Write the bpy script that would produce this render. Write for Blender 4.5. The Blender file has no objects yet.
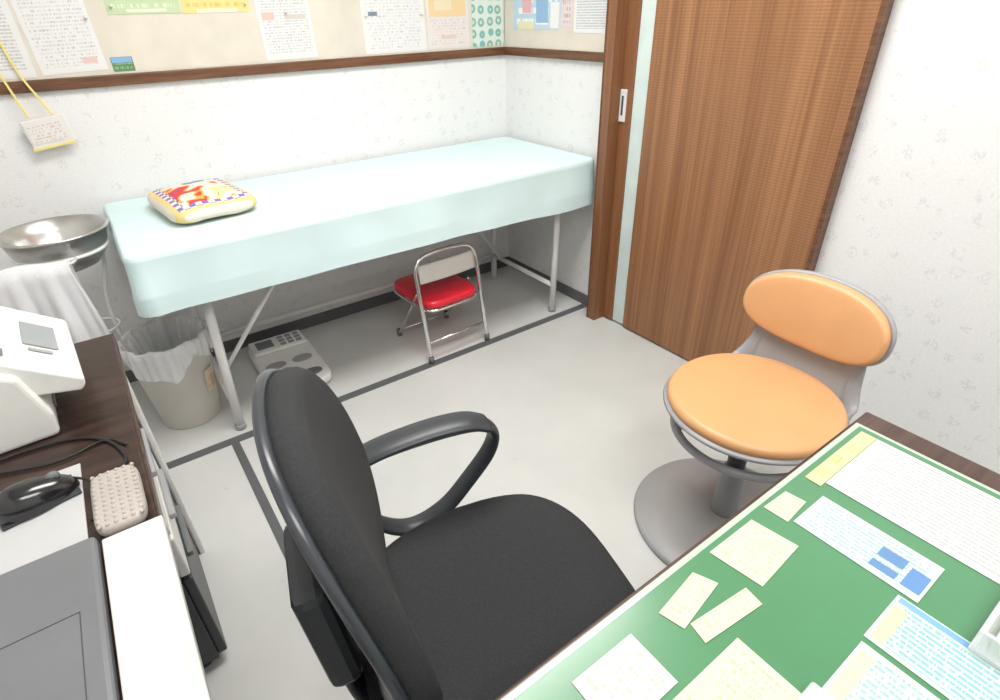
import bpy, bmesh, math, random
from mathutils import Vector, Matrix, Euler, noise
random.seed(3)
pi=math.pi
COL=bpy.context.scene.collection

# ------------------------------------------------------------ materials
def nt(name):
    m=bpy.data.materials.new(name); m.use_nodes=True
    n=m.node_tree; b=n.nodes['Principled BSDF']
    return m,n,b
def ramp(n,fac,stops):
    r=n.nodes.new('ShaderNodeValToRGB'); e=r.color_ramp.elements
    while len(e)<len(stops): e.new(0.5)
    for i,(p,c) in enumerate(stops):
        e[i].position=p; e[i].color=(*c,1) if len(c)==3 else c
    n.links.new(fac,r.inputs[0]); return r.outputs[0]
def coords(n,kind='Object',scale=(1,1,1),rot=(0,0,0)):
    t=n.nodes.new('ShaderNodeTexCoord'); mp=n.nodes.new('ShaderNodeMapping')
    mp.inputs['Scale'].default_value=scale; mp.inputs['Rotation'].default_value=rot
    n.links.new(t.outputs[kind],mp.inputs[0]); return mp.outputs[0]
def noise_n(n,vec,scale,detail=4,rough=.5):
    x=n.nodes.new('ShaderNodeTexNoise'); x.inputs['Scale'].default_value=scale
    x.inputs['Detail'].default_value=detail; x.inputs['Roughness'].default_value=rough
    n.links.new(vec,x.inputs['Vector']); return x.outputs['Fac']
def math_n(n,op,a,b=None):
    x=n.nodes.new('ShaderNodeMath'); x.operation=op
    for i,v in enumerate((a,b)):
        if v is None: continue
        if isinstance(v,(int,float)): x.inputs[i].default_value=v
        else: n.links.new(v,x.inputs[i])
    return x.outputs[0]
def mixc(n,fac,a,b):
    x=n.nodes.new('ShaderNodeMix'); x.data_type='RGBA'
    if isinstance(fac,(int,float)): x.inputs[0].default_value=fac
    else: n.links.new(fac,x.inputs[0])
    for idx,v in ((6,a),(7,b)):
        if isinstance(v,tuple): x.inputs[idx].default_value=(*v,1)
        else: n.links.new(v,x.inputs[idx])
    return x.outputs[2]
def bump_n(n,b,h,strength=.2,dist=.01):
    x=n.nodes.new('ShaderNodeBump'); x.inputs['Strength'].default_value=strength
    x.inputs['Distance'].default_value=dist
    n.links.new(h,x.inputs['Height']); n.links.new(x.outputs[0],b.inputs['Normal'])
def M(name,col,rough=.5,metal=0,var=.06,vscale=8,bump=0,bscale=200,coat=0,trans=0,alpha=1,spec=.5):
    m,n,b=nt(name)
    v=coords(n)
    f=noise_n(n,v,vscale)
    dark=tuple(max(0,c*(1-var)) for c in col); lite=tuple(min(1,c*(1+var)) for c in col)
    n.links.new(ramp(n,f,[(.3,dark),(.7,lite)]),b.inputs['Base Color'])
    b.inputs['Roughness'].default_value=rough; b.inputs['Metallic'].default_value=metal
    b.inputs['Coat Weight'].default_value=coat; b.inputs['Transmission Weight'].default_value=trans
    b.inputs['Coat Roughness'].default_value=.2; b.inputs['Specular IOR Level'].default_value=spec
    b.inputs['Alpha'].default_value=alpha
    if bump: bump_n(n,b,noise_n(n,v,bscale,3),bump,.002)
    return m

def wallpaper():
    m,n,b=nt('wallpaper'); v=coords(n)
    vo=n.nodes.new('ShaderNodeTexVoronoi'); vo.inputs['Scale'].default_value=14
    vo.inputs['Randomness'].default_value=.6
    n.links.new(v,vo.inputs['Vector'])
    cell=math_n(n,'LESS_THAN',vo.outputs['Distance'],.27)
    f=noise_n(n,v,70,2,.5)
    thin=math_n(n,'LESS_THAN',math_n(n,'ABSOLUTE',math_n(n,'SUBTRACT',f,.55)),.04)
    mot=math_n(n,'MULTIPLY',math_n(n,'MULTIPLY',cell,thin),.30)
    base=ramp(n,noise_n(n,v,140,3),[(.35,(.79,.79,.785)),(.65,(.835,.835,.83))])
    n.links.new(mixc(n,mot,base,(.48,.48,.49)),b.inputs['Base Color'])
    b.inputs['Roughness'].default_value=.65
    bump_n(n,b,noise_n(n,v,300,3),.15,.002)
    return m
def woodmat(name,c1,c2,c3,scale=(60,60,1.2),rib=0,rough=.35):
    m,n,b=nt(name)
    f=noise_n(n,coords(n,scale=scale),1.0,4,.5)
    g=noise_n(n,coords(n,scale=tuple(s*4 for s in scale)),1.0,3,.5)
    fac=math_n(n,'ADD',math_n(n,'MULTIPLY',f,.7),math_n(n,'MULTIPLY',g,.3))
    col=ramp(n,fac,[(.36,c1),(.5,c2),(.64,c3)])
    if rib:
        w=n.nodes.new('ShaderNodeTexWave'); w.wave_type='BANDS'; w.bands_direction='Z'
        w.inputs['Scale'].default_value=rib
        n.links.new(coords(n),w.inputs['Vector'])
        col=mixc(n,math_n(n,'MULTIPLY',w.outputs['Fac'],.33),col,tuple(x*.6 for x in c1))
        bump_n(n,b,w.outputs['Fac'],.15,.002)
    n.links.new(col,b.inputs['Base Color'])
    b.inputs['Roughness'].default_value=rough
    return m
def floormat():
    m,n,b=nt('vinyl_floor'); v=coords(n)
    c=ramp(n,noise_n(n,v,3.0,6,.6),[(.3,(.56,.57,.55)),(.7,(.63,.635,.615))])
    sc=noise_n(n,v,14,7,.8)
    scf=math_n(n,'MULTIPLY',math_n(n,'GREATER_THAN',sc,.66),.4)
    n.links.new(mixc(n,scf,c,(.42,.42,.41)),b.inputs['Base Color'])
    n.links.new(ramp(n,noise_n(n,v,6,4),[(.3,(.28,)*3),(.7,(.40,)*3)]),b.inputs['Roughness'])
    bump_n(n,b,noise_n(n,v,160,2),.06,.002)
    return m
def papermat(name,base=(.85,.85,.83),ink=(.25,.25,.28),lines=24,head=None,headh=.12,dens=.5,blocks=None,coat=0,cols=28,rough=.6,inkmix=.55):
    m,n,b=nt(name)
    t=n.nodes.new('ShaderNodeTexCoord'); s=n.nodes.new('ShaderNodeSeparateXYZ'); n.links.new(t.outputs['UV'],s.inputs[0])
    U,V=s.outputs[0],s.outputs[1]
    fr=math_n(n,'FRACT',math_n(n,'MULTIPLY',V,lines)); row=math_n(n,'FLOOR',math_n(n,'MULTIPLY',V,lines))
    line=math_n(n,'GREATER_THAN',fr,.45)
    cmb=n.nodes.new('ShaderNodeCombineXYZ'); n.links.new(math_n(n,'MULTIPLY',U,cols),cmb.inputs[0]); n.links.new(math_n(n,'MULTIPLY',row,7.3),cmb.inputs[1])
    wd=math_n(n,'GREATER_THAN',noise_n(n,cmb.outputs[0],1.7,2,.6),1-dens)
    def inside(u0,v0,u1,v1):
        a=math_n(n,'MULTIPLY',math_n(n,'GREATER_THAN',U,u0),math_n(n,'LESS_THAN',U,u1))
        c=math_n(n,'MULTIPLY',math_n(n,'GREATER_THAN',V,v0),math_n(n,'LESS_THAN',V,v1))
        return math_n(n,'MULTIPLY',a,c)
    txt=math_n(n,'MULTIPLY',math_n(n,'MULTIPLY',line,wd),inside(.07,.06,.93,.92 if not head else 1-headh-.04))
    col=mixc(n,math_n(n,'MULTIPLY',txt,inkmix),base,ink)
    if head: col=mixc(n,inside(.03,1-headh,.97,.98),col,head)
    for (u0,v0,u1,v1,c) in (blocks or []): col=mixc(n,inside(u0,v0,u1,v1),col,c)
    n.links.new(col,b.inputs['Base Color']); b.inputs['Roughness'].default_value=rough
    b.inputs['Coat Weight'].default_value=coat; b.inputs['Coat Roughness'].default_value=.2
    b.inputs['Specular IOR Level'].default_value=.2
    return m

# ------------------------------------------------------------ geometry helpers
def empty(name,loc=(0,0,0),rz=0):
    e=bpy.data.objects.new(name,None); e.location=loc; e.rotation_euler=(0,0,rz); e.empty_display_size=.05
    COL.objects.link(e); return e
def fin(name,bm,mat,parent=None,smooth=False,loc=(0,0,0),rot=(0,0,0)):
    bmesh.ops.recalc_face_normals(bm,faces=bm.faces[:])
    me=bpy.data.meshes.new(name); bm.to_mesh(me); bm.free()
    me.materials.append(mat)
    if smooth:
        for p in me.polygons: p.use_smooth=True
    o=bpy.data.objects.new(name,me); o.location=loc; o.rotation_euler=rot
    COL.objects.link(o)
    if parent: o.parent=parent
    return o
def box(name,lo,hi,mat,parent=None,bevel=.003,rot=(0,0,0),seg=2):
    bm=bmesh.new(); bmesh.ops.create_cube(bm,size=1)
    d=[hi[i]-lo[i] for i in range(3)]; c=[(hi[i]+lo[i])/2 for i in range(3)]
    bmesh.ops.scale(bm,vec=d,verts=bm.verts)
    if bevel>0: bmesh.ops.bevel(bm,geom=bm.edges[:],offset=min(bevel,min(d)*.45),segments=seg,profile=.5,affect='EDGES')
    return fin(name,bm,mat,parent,False,c,rot)
def grid(name,fn,nu,nv,mat,parent=None,cu=False,cv=False,smooth=True,uv=False,loc=(0,0,0),rot=(0,0,0),caps=False):
    bm=bmesh.new(); vs=[]
    mu=nu if cu else nu+1; mv=nv if cv else nv+1
    for i in range(mu): vs.append([bm.verts.new(fn(i/nu,j/nv)) for j in range(mv)])
    ul=bm.loops.layers.uv.new('UVMap')
    for i in range(nu):
        for j in range(nv):
            q=[(i,j),(i+1,j),(i+1,j+1),(i,j+1)]
            try: f=bm.faces.new([vs[a%mu][b%mv] for a,b in q])
            except ValueError: continue
            for l,(a,b) in zip(f.loops,q): l[ul].uv=(a/nu,b/nv)
    return fin(name,bm,mat,parent,smooth,loc,rot)
def weld(o):
    bm=bmesh.new(); bm.from_mesh(o.data); bmesh.ops.remove_doubles(bm,verts=bm.verts,dist=1e-5); bmesh.ops.recalc_face_normals(bm,faces=bm.faces[:]); bm.to_mesh(o.data); bm.free()
    for p in o.data.polygons: p.use_smooth=True
    return o
def catmull(pts,sub,cyc=False):
    P=[Vector(p) for p in pts]; n=len(P); out=[]
    rng=range(n) if cyc else range(n-1)
    for i in rng:
        g=lambda k:P[k%n] if cyc else P[max(0,min(n-1,k))]
        a,b,c,d=g(i-1),g(i),g(i+1),g(i+2)
        for s in range(sub):
            t=s/sub
            out.append(.5*((2*b)+(c-a)*t+(2*a-5*b+4*c-d)*t*t+(3*b-a-3*c+d)*t**3))
    if not cyc: out.append(P[-1])
    return out
def tube(name,pts,r,mat,parent=None,cyc=False,sub=6,seg=12,flat=None,up=(0,0,1)):
    P=catmull(pts,sub,cyc) if sub>1 else [Vector(p) for p in pts]
    bm=bmesh.new(); rings=[]; n=len(P); prev=None
    for i,p in enumerate(P):
        if cyc: t=P[(i+1)%n]-P[i-1]
        else: t=P[min(n-1,i+1)]-P[max(0,i-1)]
        t.normalize()
        if flat: s=Vector(up); s=(s-t*s.dot(t)).normalized()
        else:
            if prev is None:
                s=Vector((0,0,1)) if abs(t.z)<.9 else Vector((1,0,0))
            else: s=prev
            s=(s-t*s.dot(t)).normalized()
        prev=s; w=t.cross(s)
        ra,rb=flat if flat else (r,r)
        rings.append([bm.verts.new(p+s*math.cos(2*pi*k/seg)*ra+w*math.sin(2*pi*k/seg)*rb) for k in range(seg)])
    for i in range(n if cyc else n-1):
        A,B=rings[i],rings[(i+1)%n]
        for k in range(seg): bm.faces.new((A[k],A[(k+1)%seg],B[(k+1)%seg],B[k]))
    if not cyc:
        bm.faces.new(rings[0]); bm.faces.new(rings[-1])
    return fin(name,bm,mat,parent,True)
def lathe(name,prof,mat,parent=None,loc=(0,0,0),seg=56,rot=(0,0,0),wob=None):
    def fn(u,v):
        k=min(len(prof)-1,int(round(v*(len(prof)-1)))); r,z=prof[k]; a=2*pi*u
        if wob: dr,dz=wob(a,k); r+=dr; z+=dz
        return (r*math.cos(a),r*math.sin(a),z)
    return grid(name,fn,seg,len(prof)-1,mat,parent,cu=True,loc=loc,rot=rot)
def cushion(name,outline,T,er,mapf,mat,parent=None,seg=72,crown=.0,loc=(0,0,0),rot=(0,0,0)):
    rows=[]
    for k in range(7): rows.append((k/7*.92,-T/2))
    for k in range(9):
        ph=-pi/2+pi*k/8; rows.append((None,ph))
    for k in range(8): rows.append(((7-k)/7*.92,T/2))
    ez=T/2
    def fn(u,v):
        k=int(round(v*(len(rows)-1))); a=2*pi*u; ox,oy=outline(a); R=math.hypot(ox,oy)
        s,w=rows[k]
        if s is None:
            ph=w; ins=er*(1-math.cos(ph)); f=(R-ins)/R; w=ez*math.sin(ph)
        else:
            f=s*(R-er)/R/.92 if s else 0.0
        if w>0: w+=crown*(1-f*f)
        return mapf(ox*f,oy*f,w,f)
    return weld(grid(name,fn,seg,len(rows)-1,mat,parent,cu=True,loc=loc,rot=rot))
def sup(a,ax,ay,n):
    c,s=math.cos(a),math.sin(a)
    return (ax*math.copysign(abs(c)**(2/n),c),ay*math.copysign(abs(s)**(2/n),s))
def sheet(name,corners,mat,parent=None,th=.0008):
    C=[Vector(c) for c in corners]; nrm=(C[1]-C[0]).cross(C[3]-C[0]).normalized()
    cen=sum(C,Vector())/4
    bm=bmesh.new(); ul=bm.loops.layers.uv.new('UVMap')
    f=[bm.verts.new(c-cen+nrm*th) for c in C]; g=[bm.verts.new(c-cen) for c in C]
    uvs=[(0,0),(1,0),(1,1),(0,1)]
    fa=bm.faces.new(f)
    for l,q in zip(fa.loops,uvs): l[ul].uv=q
    bm.faces.new(g[::-1])
    for k in range(4): bm.faces.new((f[k],g[k],g[(k+1)%4],f[(k+1)%4]))
    return fin(name,bm,mat,parent,False,cen)

# ------------------------------------------------------------ palette
WP=wallpaper()
ceilM=M('ceiling_white',(.85,.85,.84),.8)
FL=floormat()
stripM=M('floor_strip_grey',(.11,.115,.12),.45)
baseM=M('baseboard_charcoal',(.12,.125,.13),.45)
trimM=woodmat('trim_brown_wood',(.09,.035,.016),(.15,.065,.03),(.20,.09,.045),scale=(3,3,60))
jambM=woodmat('jamb_wood',(.20,.085,.035),(.25,.11,.048),(.30,.135,.06),scale=(40,40,1.0),rib=40)
doorM=woodmat('door_wood',(.24,.105,.045),(.325,.150,.066),(.41,.20,.092),scale=(30,30,.5),rib=34,rough=.42)
boardM=M('cork_board_cream',(.72,.67,.58),.85,bump=.3,bscale=400)
darkwood=woodmat('desk_dark_walnut',(.016,.008,.006),(.032,.016,.012),(.052,.029,.022),scale=(3,45,45),rough=.32)
darkwood2=woodmat('desk_dark_walnut_b',(.045,.023,.018),(.068,.036,.028),(.09,.052,.042),scale=(3,45,45),rough=.3)
sheetM=M('bed_sheet_aqua',(.665,.825,.835),.85,var=.025,bump=.12,bscale=500)
whiteMetal=M('white_painted_steel',(.80,.80,.78),.35)
chrome=M('chrome',(.75,.75,.76),.18,1)
steel=M('brushed_steel',(.60,.59,.57),.30,1)
redV=M('red_vinyl',(.76,.012,.035),.35,coat=.3)
blackF=M('black_mesh_fabric',(.020,.021,.023),.85,var=.25,vscale=300,bump=.6,bscale=900)
blackP=M('charcoal_plastic',(.030,.034,.040),.38)
shellP=M('backrest_shell_plastic',(.032,.037,.045),.3,coat=.2)
blackG=M('black_gloss_plastic',(.012,.012,.014),.15,coat=.5)
orangeV=M('tan_orange_vinyl',(.69,.365,.165),.40,var=.04,bump=.2,bscale=350)
greyP=M('grey_stool_plastic',(.33,.33,.345),.38)
alu=M('brushed_aluminium',(.72,.72,.72),.4)
greyB=M('grey_stool_base',(.33,.32,.315),.38)
white=M('white_plastic',(.76,.76,.73),.35)
offwhite=M('offwhite_plastic',(.70,.68,.63),.45)
binM=M('bin_plastic_greige',(.76,.73,.67),.5)
towelM=M('towel_terry',(.80,.80,.82),.95,bump=.9,bscale=350)
ivory=M('ivory_plastic',(.42,.38,.35),.5)
lcd=M('lcd_grey',(.30,.33,.34),.2)
greyPad=M('grey_pad',(.48,.48,.48),.6)
slate=M('slate_grey_plastic',(.16,.165,.175),.42)
slateD=M('slate_dark_line',(.07,.07,.08),.4)
glassS=M('frosted_glass',(.62,.72,.70),.35)
yellowS=M('yellow_lanyard',(.85,.72,.25),.6)
cableM=M('black_cable',(.01,.01,.01),.45)
bagM,n_,b_=nt('thin_plastic_bag'); b_.inputs['Base Color'].default_value=(.90,.91,.92,1); b_.inputs['Roughness'].default_value=.25
b_.inputs['Alpha'].default_value=.8
bump_n(n_,b_,noise_n(n_,coords(n_),25,4),.8,.01)
clearM,n_,b_=nt('clear_acrylic'); b_.inputs['Base Color'].default_value=(.9,.93,.93,1); b_.inputs['Roughness'].default_value=.12; b_.inputs['Alpha'].default_value=.4

# ------------------------------------------------------------ room
XR=1.813; YB=2.47; XL=-.87; YF=-1.3; ZC=2.4
box('floor',(XL-.1,YF-.1,-.1),(XR+.1,YB+.1,0),FL,bevel=0)
box('ceiling',(XL-.1,YF-.1,ZC),(XR+.1,YB+.1,ZC+.1),ceilM,bevel=0)
box('wall_back',(XL-.1,YB,0),(XR+.1,YB+.1,ZC),WP,bevel=0)
box('wall_right',(XR,YF-.1,0),(XR+.1,YB,ZC),WP,bevel=0)
box('wall_left',(XL-.1,YF-.1,0),(XL,YB,ZC),WP,bevel=0)
box('wall_front',(XL,YF-.1,0),(XR,YF,ZC),WP,bevel=0)
box('baseboard_back',(XL,YB-.008,0),(XR-.008,YB,.055),baseM,bevel=.001)
box('baseboard_right',(XR-.008,1.72,0),(XR,YB,.055),baseM,bevel=.001)
box('baseboard_right_near',(XR-.008,YF,0),(XR,.765,.055),baseM,bevel=.001)
tz0,tz1=1.100,1.134
box('trim_1',(XL,YB-.018,tz0),(XR,YB,tz1),trimM,bevel=.002)
box('trim_2',(XR-.018,1.715,tz0),(XR,YB-.018,tz1),trimM,bevel=.002)
box('bulletin_board',(XL+.004,YB-.010,tz1+.001),(XR-.012,YB-.0015,ZC-.2),boardM,bevel=0)
box('notice_board',(XR-.010,1.716,tz1+.001),(XR-.0015,YB-.012,ZC-.2),boardM,bevel=0)
st=empty('floor_inlay_strip')
box('strip_long',(-.6,1.791,0),(XR-.005,1.829,.0015),stripM,st,bevel=0)
box('strip_cross',(.085,1.0,0),(.112,1.791,.0015),stripM,st,bevel=0)

# ------------------------------------------------------------ sliding door
d=empty('door_1')
box('jamb_post',(1.725,1.665,0),(XR-.001,1.712,ZC-.02),jambM,d,.002)
box('jamb_edge',(1.722,1.708,0),(1.80,1.714,ZC-.02),trimM,d,.001)
box('stile_panel',(1.785,1.607,.01),(XR-.002,1.665,ZC-.02),jambM,d,.002)
box('glass_slit',(1.792,1.534,.01),(XR-.002,1.607,ZC-.02),glassS,d,.001)
box('main_panel',(1.782,.788,.008),(XR-.002,1.534,ZC-.02),doorM,d,.003)
box('panel_edge_frame',(1.770,.774,.0),(XR-.001,.788,ZC-.02),trimM,d,.002)
box('pull_plate',(1.778,1.632,.895),(1.786,1.664,1.015),alu,d,.003)
box('pull_recess',(1.7765,1.643,.920),(1.784,1.654,.992),slateD,d,.002)

# ------------------------------------------------------------ notices
yb=YB-.0105
def wallsheet(x0,z0,x1,z1,mat,tilt=0,name='notice_paper',lift=0):
    cx,cz=(x0+x1)/2,(z0+z1)/2; pts=[]
    for x,z in ((x0,z0),(x1,z0),(x1,z1),(x0,z1)):
        dx,dz=x-cx,z-cz
        pts.append((cx+dx*math.cos(tilt)-dz*math.sin(tilt),yb-lift,cz+dx*math.sin(tilt)+dz*math.cos(tilt)))
    return sheet(name,pts,mat)
pw=(.77,.77,.76)
wallsheet(-.30,1.142,-.045,1.47,papermat('p_a',pw,lines=34,cols=60,dens=.55,ink=(.35,.35,.37)))
wallsheet(-.035,1.148,.15,1.46,papermat('p_b',pw,lines=30,cols=38,dens=.47,ink=(.38,.33,.33),blocks=[(.66,.07,.88,.13,(.74,.55,.50)),(.1,.80,.8,.88,(.55,.35,.3))]),tilt=.03)
wallsheet(.168,1.142,.232,1.185,papermat('p_photo',(.12,.28,.12),lines=3,cols=5,ink=(.5,.6,.4),head=(.25,.45,.7),headh=.4),name='landscape_postcard')
wallsheet(.205,1.306,.425,1.60,papermat('p_g',(.54,.66,.42),lines=10,cols=10,ink=(.8,.85,.7),blocks=[(.25,.02,.8,.05,(.75,.8,.6))]))
wallsheet(.43,1.305,.655,1.60,papermat('p_y',(.80,.67,.28),lines=10,cols=10,ink=(.8,.4,.1),blocks=[(.2,.0,.8,.04,(.85,.80,.6))]))
wallsheet(.675,1.144,.875,1.46,papermat('p_c',pw,lines=34,cols=32,ink=(.36,.34,.34),dens=.5,blocks=[(.08,.42,.30,.50,(.74,.52,.46)),(.5,.42,.9,.47,(.62,.58,.54))]),tilt=.01)
wallsheet(1.085,1.142,1.375,1.44,papermat('p_d',pw,lines=26,cols=38,ink=(.36,.36,.42),dens=.45,blocks=[(.1,.46,.24,.51,(.2,.25,.3))]))
wallsheet(1.385,1.144,1.60,1.44,papermat('p_e',(.76,.71,.69),lines=26,cols=26,ink=(.5,.35,.3),dens=.45,blocks=[(.32,.13,.68,.18,(.72,.55,.5)),(.06,.42,.94,.97,(.82,.62,.36)),(.2,.5,.6,.8,(.8,.70,.5))]))
ic,n_,b_=nt('p_icons'); t_=n_.nodes.new('ShaderNodeTexCoord'); vo=n_.nodes.new('ShaderNodeTexVoronoi'); vo.inputs['Scale'].default_value=5
vo.inputs['Randomness'].default_value=.2
mpi=n_.nodes.new('ShaderNodeMapping'); mpi.inputs['Scale'].default_value=(.75,1.15,1); n_.links.new(t_.outputs['UV'],mpi.inputs[0])
n_.links.new(mpi.outputs[0],vo.inputs['Vector'])
cc=ramp(n_,vo.outputs['Distance'],[(.36,(.20,.47,.45)),(.40,(.70,.77,.70))]); n_.links.new(mixc(n_,math_n(n_,'LESS_THAN',vo.outputs['Distance'],.18),cc,(.75,.68,.45)),b_.inputs['Base Color'])
wallsheet(1.62,1.142,1.795,1.42,ic,name='health_poster')
xs=XR-.0105
def sidesheet(y0,z0,y1,z1,mat,name='notice_paper'):
    return sheet(name,[(xs,y0,z0),(xs,y1,z0),(xs,y1,z1),(xs,y0,z1)],mat)
sidesheet(2.385,1.210,2.06,1.46,papermat('p_blue',(.52,.66,.78),lines=6,cols=8,ink=(.85,.85,.85),dens=.55,inkmix=1,blocks=[(.1,.0,.45,.12,(.78,.74,.5)),(.5,.1,.75,.45,(.3,.48,.7)),(.8,.02,.97,.4,(.82,.82,.82)),(.2,.25,.4,.5,(.75,.45,.5))]),'cartoon_poster')
sidesheet(2.05,1.220,1.99,1.46,papermat('p_s',(.75,.64,.64),lines=10,cols=4))
sidesheet(1.975,1.200,1.775,1.46,papermat('p_i',pw,lines=28,cols=32,ink=(.3,.33,.42),dens=.6))
pn=empty('push_pins',(0,yb,0))
pinM=M('pin_white',(.8,.8,.75),.3)
for i,(x,z) in enumerate(((.14,1.30),(.78,1.30),(1.10,1.28),(1.36,1.28),(.22,1.33),(.64,1.33))):
    lathe('pin_%d'%i,[(0,0),(.005,0),(.005,.004),(.003,.006),(.004,.012),(0,.013)],pinM,pn,(x,-.001,z),12,rot=(pi/2,0,0))

# lanyard
la=empty('lanyard_badge',(-.075,YB-.036,.985))
tube('strap_a',[(-.10,.022,.40),(-.07,.018,.22),(-.045,.008,.09),(-.035,0,.045)],.003,yellowS,la,flat=(.001,.0035),up=(0,1,0))
tube('strap_b',[(-.04,.020,.40),(-.02,.016,.2),(.01,.006,.1),(.03,0,.045)],.003,yellowS,la,flat=(.001,.0035),up=(0,1,0))
box('card_frame',(-.062,-.003,-.042),(.062,.003,.042),M('badge_cream',(.80,.78,.73),.4),la,.004,rot=(0,-.12,0))
sheet('card_face',[(-.052,-.0045,-.036),(.052,-.0045,-.024),(.044,-.0045,.038),(-.060,-.0045,.026)],papermat('p_badge',(.78,.77,.75),lines=7,cols=9,ink=(.6,.35,.25),dens=.5),la)
box('card_edge',(-.060,-.004,-.049),(.060,.001,-.041),yellowS,la,.001,rot=(0,-.12,0))

# ------------------------------------------------------------ examination bed
bed=empty('examination_bed',(0,0,0))
bx0,bx1,by0,by1,bt=-.012,1.792,1.778,2.45,.735
def rr(u,x0,x1,y0,y1,r):
    segs=[((x0+r,y0),(x1-r,y0),(0,-1)),((x1-r,y0+r),None,(0,-1)),((x1,y0+r),(x1,y1-r),(1,0)),((x1-r,y1-r),None,(1,0)),((x1-r,y1),(x0+r,y1),(0,1)),((x0+r,y1-r),None,(0,1)),((x0,y1-r),(x0,y0+r),(-1,0)),((x0+r,y0+r),None,(-1,0))]
    L=[]
    for a,b,nn in segs: L.append(math.hypot(b[0]-a[0],b[1]-a[1]) if b else pi/2*r)
    T=sum(L); s=u*T
    for (a,b,nn),l in zip(segs,L):
        if s<=l+1e-9:
            k=s/l
            if b: return (a[0]+(b[0]-a[0])*k,a[1]+(b[1]-a[1])*k),nn
            an=math.atan2(nn[1],nn[0])+k*pi/2
            return (a[0]+r*math.cos(an),a[1]+r*math.sin(an)),(math.cos(an),math.sin(an))
        s-=l
    return (x0+r,y0),(0,-1)
cxb,cyb=(bx0+bx1)/2,(by0+by1)/2
def bedfn(u,v):
    (px,py),(nx,ny)=rr(u%1,bx0+.012,bx1-.012,by0+.014,by1-.012,.02)
    if v<.30:
        f=v/.30
        x=cxb+(px-cxb)*f; y=cyb+(py-cyb)*f
        z=bt+.0015*noise.noise((x*4,y*5,0))+(-.004*max(0,f-.8)*5)
        return (x,y,z)
    k=(v-.30)/.70
    if k<.15:
        a=k/.15*pi/2; off=.012*math.sin(a); z=bt-.004-.012*(1-math.cos(a))
        return (px+nx*off,py+ny*off,z)
    q=(k-.15)/.85
    front=max(0,-ny); left=max(0,-nx)
    wave=(math.sin(px*8+1)+.5*math.sin(px*19+2)+.9*noise.noise((px*6,q*1.2,py*6)))*.0045
    wave+=.0035*math.sin((px-bx0)*24+q*2.2)*math.exp(-(px-bx0)/.35)
    corner=math.exp(-((px-bx0)**2+(py-by0)**2)/.004)
    off=.014+(front*(wave+.010*q)+left*(.008*math.sin(py*14)*q)+corner*.014*q)*min(1,q*1.5)
    off=max(.010,min(off,.05))
    hem=.556-.018*(px/1.8)-.004*math.sin(px*5)-.0015*math.sin(px*17)
    z=(bt-.016)*(1-q)+hem*q
    x=px+nx*off; y=py+ny*off
    x=min(x,XR-.004); y=min(y,YB-.02)
    return (x,y,z)
weld(grid('bed_sheet',bedfn,420,60,sheetM,bed,cu=True))
box('mattress',(.03,1.82,.65),(1.775,2.42,.728),offwhite,bed,.02)
box('frame_rail_front',(.06,1.86,.615),(1.74,1.885,.65),whiteMetal,bed)
box('frame_rail_rear',(.06,2.36,.615),(1.74,2.385,.65),whiteMetal,bed)
for i,(x,xt) in enumerate(((.138,.165),(1.635,1.658))):
    tube('leg_front_%d'%i,[(x,1.87,0),(xt,1.87,.63)],.0155,whiteMetal,bed,sub=1)
    tube('leg_rear_%d'%i,[(x,2.37,0),(xt,2.37,.63)],.0155,whiteMetal,bed,sub=1)
    tube('stretcher_%d'%i,[(x,1.87,.14),(x,2.37,.14)],.012,whiteMetal,bed,sub=1)
    lathe('foot_%d'%i,[(0,0),(.019,0),(.019,.02),(.0155,.022)],greyP,bed,(x,1.87,0),20)
tube('long_stretcher',[(.135,2.37,.14),(1.635,2.37,.14)],.011,whiteMetal,bed,sub=1)
tube('brace_left',[(.14,1.93,.20),(.50,1.93,.62)],.008,whiteMetal,bed,sub=1)
tube('brace_right',[(1.635,2.30,.14),(1.30,2.30,.62)],.008,whiteMetal,bed,sub=1)

# pillow
pm,n_,b_=nt('patterned_towel_fabric'); v_=coords(n_)
s_=n_.nodes.new('ShaderNodeSeparateXYZ'); n_.links.new(v_,s_.inputs[0])
X_,Y_=s_.outputs[0],s_.outputs[1]
hs=ramp(n_,noise_n(n_,v_,12,1.5),[(.0,(.16,.13,.50)),(.33,(.70,.06,.06)),(.42,(.82,.42,.08)),(.46,(.78,.72,.66)),(.60,(.82,.70,.30)),(.65,(.20,.30,.55))])
for q in n_.nodes:
    if q.type=='VALTORGB': q.color_ramp.interpolation='CONSTANT'
ch=n_.nodes.new('ShaderNodeTexChecker'); ch.inputs['Scale'].default_value=52; n_.links.new(v_,ch.inputs['Vector'])
ch.inputs[1].default_value=(.24,.17,.45,1); ch.inputs[2].default_value=(.78,.72,.66,1)
ax=math_n(n_,'MAXIMUM',math_n(n_,'ABSOLUTE',X_),math_n(n_,'SUBTRACT',math_n(n_,'ABSOLUTE',Y_),.045))
e1=math_n(n_,'MULTIPLY',math_n(n_,'GREATER_THAN',ax,.092),math_n(n_,'LESS_THAN',ax,.113))
e2=math_n(n_,'GREATER_THAN',ax,.113)
e4=math_n(n_,'GREATER_THAN',ax,.1275)
col=mixc(n_,e1,hs,ch.outputs[0]); col=mixc(n_,e2,col,(.82,.64,.26)); col=mixc(n_,e4,col,(.78,.72,.64))
n_.links.new(col,b_.inputs['Base Color']); b_.inputs['Roughness'].default_value=.9
bump_n(n_,b_,noise_n(n_,v_,300,3),.6,.003)
cushion('patterned_pillow',lambda a:sup(a,.138,.182,5.5),.036,.018,lambda x,y,w,s:(x,y,w*(1.0+.45*max(0,1-s*s))+.006*noise.noise((x*14,y*14,0))),pm,None,crown=.016,loc=(.268,2.118,.765),rot=(0,0,.12))

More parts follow.
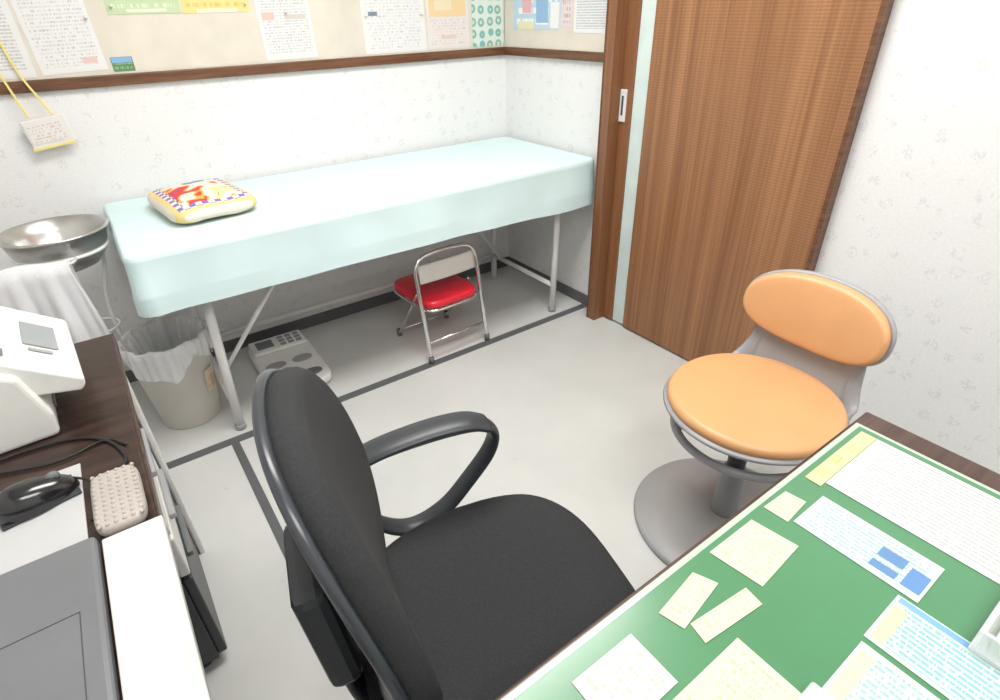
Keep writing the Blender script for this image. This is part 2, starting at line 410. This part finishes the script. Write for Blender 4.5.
# ------------------------------------------------------------ basin stand + towel
bs=empty('wash_basin_stand',(-.158,2.16,0))
lathe('steel_bowl',[(0,.620),(.05,.622),(.085,.636),(.110,.665),(.127,.705),(.136,.744),(.146,.747),(.149,.743),(.146,.739),(.140,.738),(.130,.700),(.113,.660),(.088,.631),(.05,.616),(0,.614)],steel,bs)
tube('ring',[( .124*math.cos(2*pi*k/24),.124*math.sin(2*pi*k/24),.680) for k in range(24)],.005,whiteMetal,bs,cyc=True,sub=2,seg=8)
for k in range(3):
    a=2*pi*k/3+.6
    P=[(.126,.68),(.105,.58),(.075,.50),(.062,.40),(.070,.25),(.10,.0)]
    tube('leg_%d'%k,[(r*math.cos(a),r*math.sin(a),z) for r,z in P],.0065,whiteMetal,bs)
tube('lower_ring',[( .065*math.cos(2*pi*k/24),.065*math.sin(2*pi*k/24),.40) for k in range(24)],.004,whiteMetal,bs,cyc=True,sub=2,seg=8)
tube('towel_rail',[(-.10,-.07,.680),(-.16,-.16,.690),(-.14,-.195,.690),(.0,-.195,.690),(.03,-.17,.690),(.03,-.11,.680)],.004,whiteMetal,bs,sub=5)
def tw(u,v):
    w=.19; s=(v-.40)*.45
    x=-.178+u*w+ (.10*max(0,s)*u)
    if s<0: y=-.183; z=.696+s
    else: y=-.212; z=.696-s
    if abs(s)<.02: z=.702; y=-.197-.6*s
    y+=(.011*math.sin(u*15+v*2)+.006*math.sin(u*31+1+v*3))*min(1,abs(s)*6)*(1 if s>0 else .3)
    z+=.008*math.sin(u*5)+.010*(u-.5)
    return (x,y,z)
tow=grid('hand_towel',tw,48,50,towelM,bs)
sm=tow.modifiers.new('s','SOLIDIFY'); sm.thickness=.011; sm.offset=0

# ------------------------------------------------------------ waste bin
wb=empty('waste_bin',(.012,2.075,0))
lathe('bin_body',[(0,.004),(.095,.0),(.100,.004),(.131,.325),(.137,.328),(.137,.342),(.131,.345),(.127,.34),(.096,.012),(0,.010)],binM,wb)
lathe('bin_liner',[(0,.06),(.07,.07),(.09,.15),(.112,.28),(.120,.315),(.129,.345),(.134,.353),(.141,.346),(.142,.32),(.139,.28),(.136,.255)],bagM,wb,seg=140,
   wob=lambda a,k:((.004*math.sin(a*13+k)+.003*math.sin(a*29))*(1 if k>7 else .9 if k else 0),(-.028*(math.sin(a*3+1)+.5*math.sin(a*7)) if k==10 else (-.014*(math.sin(a*3+1)) if k==9 else (.004*math.sin(a*9) if k else 0)))))
def stk(u,v):
    a=-.55+u*.45; z=.12+v*.09; r=.102+.031*(z/.325)+.0012
    return (r*math.cos(a-.35),r*math.sin(a-.35),z)
grid('bin_sticker',stk,10,4,papermat('p_stick',(.72,.64,.46),lines=3,cols=4,ink=(.6,.40,.25),blocks=[(.5,.1,.8,.7,(.62,.42,.30))]),wb)

# ------------------------------------------------------------ body scale
sc=empty('body_composition_scale',(.415,2.165,0),-.03)
cushion('platform',lambda a:sup(a,.128,.225,7),.034,.010,lambda x,y,w,s:(x,y,w+.022),white,sc)
box('display_housing',(-.115,.09,.038),(.115,.215,.056),white,sc,.008)
box('display_lcd',(-.09,.12,.055),(-.02,.19,.0575),slate,sc,.002)
for i in range(3):
    for j in range(3): box('key_%d%d'%(i,j),(.005+i*.034,.108+j*.032,.055),(.030+i*.034,.13+j*.032,.059),lcd,sc,.003)
for i,(x,y) in enumerate(((-.055,-.02),(.055,-.02),(-.055,-.15),(.055,-.15))):
    cushion('electrode_%d'%i,lambda a:sup(a,.042,.028,2.2),.003,.001,lambda x,y,w,s:(x,y,w),greyP if i!=3 else slate,sc,seg=32,loc=(x,y,.0405))
for x in (-.1,.1):
    for y in (-.19,.19): lathe('foot',[(0,0),(.012,0),(.012,.012),(0,.012)],slate,sc,(x,y,0),16)

# ------------------------------------------------------------ small red folding chair
fc=empty('folding_chair',(1.058,1.98,0),.05)
tube('back_frame',[(-.150,-.155,.008),(-.150,-.13,.18),(-.150,-.105,.34),(-.146,-.094,.41),(-.11,-.087,.452),(0,-.085,.462),(.11,-.087,.452),(.146,-.094,.41),(.150,-.105,.34),(.150,-.13,.18),(.150,-.155,.008)],.009,chrome,fc)
tube('rear_legs',[(-.132,.15,.008),(-.132,.06,.13),(-.132,-.02,.235),(-.132,-.06,.285)],.0075,chrome,fc)
tube('rear_legs_r',[(.132,.15,.008),(.132,.06,.13),(.132,-.02,.235),(.132,-.06,.285)],.0075,chrome,fc)
tube('bar_near',[(-.150,-.142,.09),(.150,-.142,.09)],.005,chrome,fc,sub=1)
tube('bar_far',[(-.132,.125,.04),(.132,.125,.04)],.005,chrome,fc,sub=1)
cushion('seat_pad',lambda a:sup(a,.138,.165,5),.034,.014,lambda x,y,w,s:(x,y,w),redV,fc,crown=.006,loc=(0,.018,.252))
tube('seat_rim',[(*[c for c in sup(2*pi*k/32,.139,.166,5)],0) for k in range(32)],.006,chrome,fc,cyc=True,sub=2,seg=8)
bpy.data.objects['seat_rim'].location=(0,.018,.232)
def bp(u,v):
    x=-.138+.276*u; z=.350+.075*v; return (x,-.098-.008*math.sin(pi*u)-.012*(1-v),z)
o=grid('back_panel',bp,16,6,offwhite,fc); s2=o.modifiers.new('s','SOLIDIFY'); s2.thickness=.006
for i,(x,y) in enumerate(((-.150,-.155),(.150,-.155),(-.132,.15),(.132,.15))):
    lathe('cap_%d'%i,[(0,0),(.012,0),(.012,.03),(.0085,.034)],slate,fc,(x,y,0),16)

# ------------------------------------------------------------ stool
sx,sy=1.165,.552
so=empty('swivel_stool',(sx,sy,0),-.02)
lathe('base_disc',[(0,.0),(.235,.0),(.246,.006),(.246,.014),(.235,.022),(.15,.030),(.06,.040),(.045,.05),(0,.05)],greyB,so)
lathe('base_rim',[(.236,.0),(.250,.002),(.252,.010),(.247,.017),(.238,.020)],greyP,so)
lathe('column_cover',[(.0,.045),(.038,.045),(.036,.06),(.033,.20),(.030,.21),(0,.21)],greyP,so)
lathe('gas_lift',[(0,.20),(.024,.20),(.024,.37),(0,.37)],blackP,so)
lathe('mechanism',[(0,.345),(.07,.345),(.09,.36),(.09,.385),(0,.385)],blackP,so)
tube('lever_ring',[( .180*math.cos(2*pi*k/32),.180*math.sin(2*pi*k/32),.346) for k in range(32)],.011,greyP,so,cyc=True,sub=2,seg=10)
for k in range(3):
    a=2*pi*k/3+.4
    tube('ring_arm_%d'%k,[(.07*math.cos(a),.07*math.sin(a),.366),(.18*math.cos(a),.18*math.sin(a),.346)],.006,greyP,so,sub=1)
lathe('seat_shell',[(0,.385),(.12,.389),(.18,.400),(.208,.412),(.219,.422),(.216,.429),(.0,.427)],greyP,so)
cushion('seat_cushion',lambda a:sup(a,.209,.209,2.05),.034,.016,lambda x,y,w,s:(x,y,w),orangeV,so,crown=.003,loc=(0,0,.438))
def bmap(x,y,w,s):
    return (.203+.16*y - w -1.0*x*x, x, .617+y*.98)
cushion('back_cushion',lambda a:sup(a,.183,.093,2.35),.030,.014,lambda x,y,w,s:bmap(x,y,w,s),orangeV,so,crown=.006)
cushion('back_shell',lambda a:sup(a,.190,.099,2.35),.016,.007,lambda x,y,w,s:bmap(x,y-.002,w-.018,s),greyP,so)
for sg in (-1,1):
    tube('back_arm_%s'%('l' if sg>0 else 'r'),[(.03,sg*.185,.405),(.10,sg*.18,.405),(.165,sg*.155,.42),(.195,sg*.13,.48),(.205,sg*.12,.54),(.212,sg*.11,.60)],.01,greyP,so,flat=(.009,.026),up=(1,0,.2))
def web(u,v):
    y=(-.13+.26*u)*(1-.08*v); z=.40+.18*v; return (.155+.055*v**.5-1.0*y*y+.02, y, z)
o=grid('back_web',web,20,12,greyP,so); s2=o.modifiers.new('s','SOLIDIFY'); s2.thickness=.010

# ------------------------------------------------------------ office chair
oc=empty('office_chair',(.318,.465,0),math.radians(-13))
def seatmap(x,y,w,s):
    z=w
    t=max(0,(x-.12)/.12); z-=.028*t*t
    z-=.010*math.exp(-((x+.02)**2+y*y)/.02)*(w>0)
    return (x,y,z)
def seatout(a):
    x,y=sup(a,.235,.238,3.2); y*=1-.12*max(0,-x/.235)-.10*max(0,x/.235)**2; return (x,y)
cushion('seat_cushion',seatout,.065,.03,seatmap,blackF,oc,crown=.010,loc=(0,0,.435))
cushion('seat_pan',lambda a:tuple(c*.95 for c in seatout(a)),.03,.014,seatmap,blackP,oc,loc=(0,0,.395))
def backout(a):
    x,y=sup(a,.213,.240,3.1)
    if y>0: x*=1-.15*(y/.240)**1.5
    else: x*=1-.28*(-y/.240)**1.5
    return (x,y)
def backmap(x,y,w,s):
    zz=.703+y
    lum=.016*math.cos((y+.10)*7)
    return (-.203-.072*(y+.2)+lum+w+.70*x*x, x, zz)
cushion('back_cushion',backout,.044,.020,backmap,blackF,oc,crown=.008)
cushion('back_shell',lambda a:tuple(c*1.012 for c in backout(a)),.014,.006,lambda x,y,w,s:backmap(x,y,w-.021,s),shellP,oc)
tube('back_bracket',[(-.05,0,.375),(-.17,0,.37),(-.235,0,.39),(-.255,0,.46),(-.255,0,.60),(-.258,0,.70)],.02,blackP,oc,flat=(.035,.012),up=(0,1,0))
box('bracket_cover',(-.283,-.07,.52),(-.238,.07,.72),blackP,oc,.014,rot=(0,-.08,0))
for sg in (-1,1):
    nm='l' if sg>0 else 'r'
    y=sg*.262
    P=[(-.20,y,.600),(-.14,y,.622),(-.04,y,.632),(.05,y,.628),(.092,y,.603),(.085,y,.555),(.04,y,.495),(-.02,y*.98,.440),(-.09,y*.97,.420),(-.15,y*.98,.455),(-.195,y,.53)]
    tube('armrest_loop_'+nm,P,.015,blackP,oc,cyc=True,seg=14,flat=(.022,.010),up=(0,1,0))
    tube('armrest_pad_'+nm,[(-.19,y,.612),(-.12,y,.632),(-.03,y,.642),(.04,y,.638),(.08,y,.620)],.02,blackP,oc,seg=14,flat=(.030,.010),up=(0,1,0))
    tube('arm_mount_'+nm,[(-.07,y*.97,.420),(-.06,sg*.12,.385)],.015,blackP,oc,sub=1,flat=(.03,.010),up=(1,0,0))
lathe('mechanism',[(0,.33),(.07,.33),(.08,.35),(.08,.385),(0,.385)],blackP,oc)
lathe('gas_column',[(0,.09),(.028,.09),(.028,.22),(.016,.225),(.016,.34),(0,.34)],blackP,oc)
lathe('hub',[(0,.065),(.05,.065),(.045,.125),(.03,.135),(0,.135)],blackP,oc)
for k in range(5):
    a=2*pi*k/5+.3; ca,sa=math.cos(a),math.sin(a)
    tube('base_arm_%d'%k,[(.03*ca,.03*sa,.10),(.15*ca,.15*sa,.095),(.27*ca,.27*sa,.068)],.02,blackP,oc,flat=(.014,.020),up=(0,0,1))
    lathe('caster_%d'%k,[(0,-.022),(.022,-.022),(.026,-.016),(.026,-.004),(.018,0),(.026,.004),(.026,.016),(.022,.022),(0,.022)],blackG,oc,(.27*ca,.27*sa,.026),24,rot=(pi/2,0,a+1.2))
    tube('caster_stem_%d'%k,[(.27*ca,.27*sa,.03),(.27*ca,.27*sa,.07)],.007,blackP,oc,sub=1)

# ------------------------------------------------------------ right desk
rd=empty('doctor_desk')
dx0,dx1,dy0,dy1,dz=.09,.937,-.62,.252,.70
box('desk_top',(dx0,dy0,dz-.032),(dx1,dy1,dz),darkwood2,rd,.004)
box('side_panel_right',(dx1-.04,dy0+.03,0),(dx1-.015,dy1-.03,dz-.032),darkwood,rd,.003)
box('side_panel_left',(dx0+.02,dy0+.03,0),(dx0+.045,-.15,dz-.032),darkwood,rd,.003)
box('modesty_panel',(dx0+.045,dy0+.03,.15),(dx1-.04,dy0+.05,dz-.032),darkwood,rd,.003)
matM=M('green_desk_mat',(.065,.215,.098),.30,var=.08,vscale=4,coat=.6)
matE=M('clear_mat_border',(.44,.52,.43),.3,coat=.3)
mt=empty('desk_mat')
box('clear_cover_border',(dx0+.012,dy0+.10,dz),(dx1-.048,dy1-.006,dz+.0022),matE,mt,.001)
box('green_felt',(dx0+.02,dy0+.11,dz+.0018),(dx1-.056,dy1-.014,dz+.0032),matM,mt,.0008)
DZ=dz+.0034
def dsheet(pts,mat,name='memo_note',k=0):
    return sheet(name,[(x,y,DZ+.0004+k*.0009) for x,y in pts],mat)
def rect(x0,x1,y0,y1):
    return [(x0,y1),(x0,y0),(x1,y0),(x1,y1)]
cr=(.60,.64,.44); wg=(.54,.62,.52); ik=(.26,.30,.20)
dsheet(rect(.712,.868,-.060,.205),papermat('p_table',(.60,.63,.60),lines=20,cols=66,ink=(.20,.24,.24),dens=.58,inkmix=.5,blocks=[(.02,.93,.98,.945,(.3,.35,.35))]),'document_sheet')
dsheet(rect(.700,.868,.206,.229),papermat('p_ystrip',(.62,.65,.32),lines=4,cols=8,ink=(.25,.28,.12)),'document_sheet')
dsheet(rect(.609,.684,.044,.194),papermat('p_blueform',(.56,.65,.62),lines=11,cols=34,ink=(.10,.28,.34),dens=.56,blocks=[(.60,.14,.80,.32,(.12,.23,.42)),(.84,.14,.98,.62,(.12,.24,.46)),(.60,.44,.80,.70,(.12,.23,.42))]),'document_sheet')
dsheet([(.600,.232),(.602,.198),(.655,.202),(.651,.230)],papermat('p_n1',cr,lines=6,cols=10,ink=ik,dens=.5))
dsheet([(.478,.230),(.487,.162),(.576,.168),(.567,.229)],papermat('p_n2',cr,lines=11,cols=18,ink=ik,dens=.48))
dsheet([(.362,.213),(.370,.183),(.449,.196),(.437,.224)],papermat('p_n3',cr,lines=9,cols=8,ink=ik,dens=.48))
dsheet([(.380,.183),(.375,.159),(.466,.149),(.470,.173)],papermat('p_n4',cr,lines=9,cols=8,ink=ik,dens=.48))
dsheet(rect(.520,.603,-.12,.062),papermat('p_cyan',(.54,.65,.58),lines=12,cols=44,ink=(.08,.34,.40),dens=.58,inkmix=.7,blocks=[(.02,.88,.98,.98,(.18,.36,.58)),(.02,.05,.10,.8,(.6,.58,.36))]),'document_sheet')
dsheet(rect(.425,.512,-.10,.060),papermat('p_cyan2',(.56,.65,.56),lines=12,cols=38,ink=(.14,.36,.38),dens=.55,inkmix=.65,blocks=[(.02,.05,.12,.9,(.60,.58,.40))]),'document_sheet')
dsheet(rect(.300,.408,.066,.142),papermat('p_p5',cr,lines=13,cols=18,ink=ik,dens=.48))
dsheet(rect(.230,.318,.150,.215),papermat('p_p6',wg,lines=10,cols=14,ink=(.30,.40,.28),dens=.48))
dsheet(rect(.180,.280,.060,.130),papermat('p_p7',wg,lines=10,cols=14,ink=(.30,.40,.28),dens=.48))
dsheet([(.300,.040),(.304,-.02),(.400,-.015),(.397,.048)],papermat('p_p8',cr,lines=10,cols=12,ink=ik,dens=.5))
ct=empty('card_tray',(.655,-.065,DZ+.0014),0)
box('tray_base',(-.065,-.055,0),(.065,.055,.006),clearM,ct,.002)
box('tray_wall_a',(-.065,.050,.006),(.065,.055,.035),clearM,ct,.001)
box('tray_wall_b',(-.065,-.055,.006),(-.060,.050,.035),clearM,ct,.001)
box('tray_wall_c',(.060,-.055,.006),(.065,.050,.035),clearM,ct,.001)
box('card_stack',(-.052,-.045,.006),(.052,.042,.024),offwhite,ct,.001)
box('clear_name_stand',(.355,.020,DZ+.0014),(.42,.068,DZ+.016),clearM,None,.003)

# ------------------------------------------------------------ left desk
ld=empty('side_desk')
box('desk_top',(XL+.005,-.6,.672),(-.083,1.388,.70),darkwood,ld,.003)
box('end_panel',(XL+.02,1.355,0),(-.105,1.38,.672),darkwood,ld,.002)
box('edge_band',(-.0835,-.6,.673),(-.080,1.388,.699),darkwood2,ld,.001)
dc=empty('drawer_cabinet')
box('carcass',(-.60,.985,.03),(-.125,1.345,.66),blackP,dc,.003)
zz=[(.035,.30,blackP),(.31,.42,white),(.43,.54,white),(.55,.655,white)]
for i,(a,b,mm) in enumerate(zz):
    box('drawer_front_%d'%i,(-.125,.99,a),(-.105,1.340,b),mm,dc,.004)
    box('handle_%d'%i,(-.105,1.08,b-.03),(-.092,1.25,b-.015),greyP if mm is white else slate,dc,.003)
for x in (-.55,-.16):
    for y in (1.02,1.31): lathe('caster',[(0,0),(.018,0),(.018,.03),(0,.03)],blackP,dc,(x,y,0),16)
box('post_rail',(-.103,1.352,0),(-.090,1.378,.67),white,ld,.003)

# printer / terminal
pr=empty('label_printer',(-.33,1.165,.70),.06)
def prof_solid(name,prof,y0,y1,mat,parent,bev=.006):
    bm=bmesh.new()
    A=[bm.verts.new((x,y0,z)) for x,z in prof]; B=[bm.verts.new((x,y1,z)) for x,z in prof]
    bm.faces.new(A); bm.faces.new(B[::-1])
    for i in range(len(prof)): j=(i+1)%len(prof); bm.faces.new((A[i],B[i],B[j],A[j]))
    bmesh.ops.recalc_face_normals(bm,faces=bm.faces[:])
    bmesh.ops.bevel(bm,geom=bm.edges[:],offset=bev,segments=3,profile=.5,affect='EDGES')
    return fin(name,bm,mat,parent)
prof_solid('body',[(-.17,0),(.135,0),(.140,.04),(.12,.12),(.05,.165),(-.17,.165)],-.14,.14,white,pr,.008)
prof_solid('front_flap',[(.122,.075),(.188,.058),(.196,.066),(.198,.080),(.060,.182),(.045,.176)],-.125,.150,white,pr,.005)
def onflap(u,v,h=.0015):
    a=Vector((.198,0,.080)); b=Vector((.060,0,.182)); p=a.lerp(b,v); nn=Vector((.102,0,.138)).normalized()
    return (p.x+nn.x*h,-.125+.25*u,p.z+nn.z*h)
grid('display_lcd',lambda u,v:onflap(.40+.42*u,.16+.30*v,.002),4,2,lcd,pr)
grid('button_strip',lambda u,v:onflap(.30+.05*u,.22+.2*v,.002),4,1,greyP,pr)
grid('button_pad',lambda u,v:onflap(.12+.12*u,.62+.2*v,.002),2,1,slate,pr)
box('top_recess',(-.15,-.09,.163),(.0,.09,.169),slate,pr,.003)
box('front_slot',(.133,-.08,.02),(.142,.08,.03),slate,pr,.002)

# mouse
def mo(u,v):
    a=2*pi*u; ph=v*pi/2
    r=math.cos(ph)**.7 if v<1 else 0
    x=.052*r*math.cos(a); y=.031*r*math.sin(a)*(1-.12*math.cos(a)); z=.036*math.sin(ph)*(1-.25*math.cos(a)*r)
    return (x,y,z+.002)
mo_=empty('computer_mouse',(-.218,.862,.7035),math.radians(12))
grid('mouse_body',mo,40,14,blackG,mo_,cu=True)
lathe('mouse_wheel',[(0,-.003),(.009,-.003),(.009,.003),(0,.003)],slate,mo_,(.028,0,.029),16,rot=(pi/2,0,0))
box('mouse_base',(-.048,-.028,0),(.048,.028,.004),blackP,mo_,.002)
tube('mouse_cord',[(.048,.002,.012),(.062,-.02,.008),(.058,-.07,.006),(.040,-.105,.006)],.002,cableM,mo_)
box('mouse_pad',(-.46,.735,.700),(-.165,.925,.7032),greyPad,None,.001)
wr=empty('massage_wrist_rest',(-.122,.79,.7005),.0)
cushion('rest_body',lambda a:sup(a,.032,.066,5),.020,.008,lambda x,y,w,s:(x,y,w+.010),ivory,wr,seg=48)
bm=bmesh.new()
for i in range(6):
    for j in range(12):
        q=bmesh.ops.create_uvsphere(bm,u_segments=8,v_segments=6,radius=.0033)
        bmesh.ops.translate(bm,verts=q['verts'],vec=(-.0255+i*.0102,-.058+j*.0105,.0192))
fin('rest_beads',bm,ivory,wr,True)
tb=empty('laptop_computer',(0,0,.7005))
box('slab',(-.50,.20,0),(-.152,.722,.022),slate,tb,.006)
tube('pad_outline',[(-.33,.42,.0222),(-.175,.42,.0222),(-.175,.60,.0222),(-.33,.60,.0222)],.0008,slateD,tb,cyc=True,sub=1,seg=6)
nb=empty('white_notebook',(0,0,.7005))
box('cover',(-.148,.18,0),(-.076,.715,.014),M('notebook_white',(.68,.66,.62),.5),nb,.002)
cb=empty('black_cables')
tube('cable_a',[(-.34,1.005,.7035),(-.24,1.012,.7035),(-.17,1.00,.7035),(-.125,.96,.7035),(-.105,.90,.7035),(-.112,.868,.7035)],.0025,cableM,cb)
tube('cable_c',[(-.45,.96,.7035),(-.32,.985,.7035),(-.20,.95,.7035),(-.13,.965,.7035),(-.10,.93,.7035)],.002,cableM,cb)

# ------------------------------------------------------------ ceiling lights
em,n_,b_=nt('luminaire_diffuser'); b_.inputs['Base Color'].default_value=(1,1,1,1)
b_.inputs['Emission Color'].default_value=(1,.985,.955,1); b_.inputs['Emission Strength'].default_value=4
def fixture(i,x,y,w,l,P):
    e=empty('ceiling_light',(x,y,ZC))
    box('housing',(-w/2-.03,-l/2-.03,-.04),(w/2+.03,l/2+.03,0),white,e,.004)
    box('diffuser',(-w/2,-l/2,-.046),(w/2,l/2,-.040),em,e,.001)
    L=bpy.data.lights.new('panel_%d'%i,'AREA'); L.shape='RECTANGLE'; L.size=w; L.size_y=l; L.energy=P; L.color=(1,.98,.955)
    o=bpy.data.objects.new('panel_lamp_%d'%i,L); o.location=(0,0,-.05); o.parent=e; COL.objects.link(o)
fixture(0,.75,1.15,1.2,.6,28)
fixture(1,.35,-.4,1.2,.6,18)
w=bpy.data.worlds.new('w'); bpy.context.scene.world=w; w.use_nodes=True
w.node_tree.nodes['Background'].inputs[0].default_value=(.9,.95,1,1); w.node_tree.nodes['Background'].inputs[1].default_value=.3

# ------------------------------------------------------------ camera
cd=bpy.data.cameras.new('camera'); cam=bpy.data.objects.new('camera',cd); COL.objects.link(cam)
R=Vector((.8101,-.5858,-.0227)); U=Vector((.3234,.4143,.8508)); B=Vector((-.4890,-.6966,.5251))
mt_=Matrix((R,U,B)).transposed().to_4x4(); mt_.translation=Vector((0,0,1.3)); cam.matrix_world=mt_
cd.sensor_width=36; cd.lens=36*556.5/1000; cd.clip_start=.02
bpy.context.scene.camera=cam
bpy.context.scene.view_settings.view_transform='Standard'
bpy.context.scene.view_settings.exposure=.07
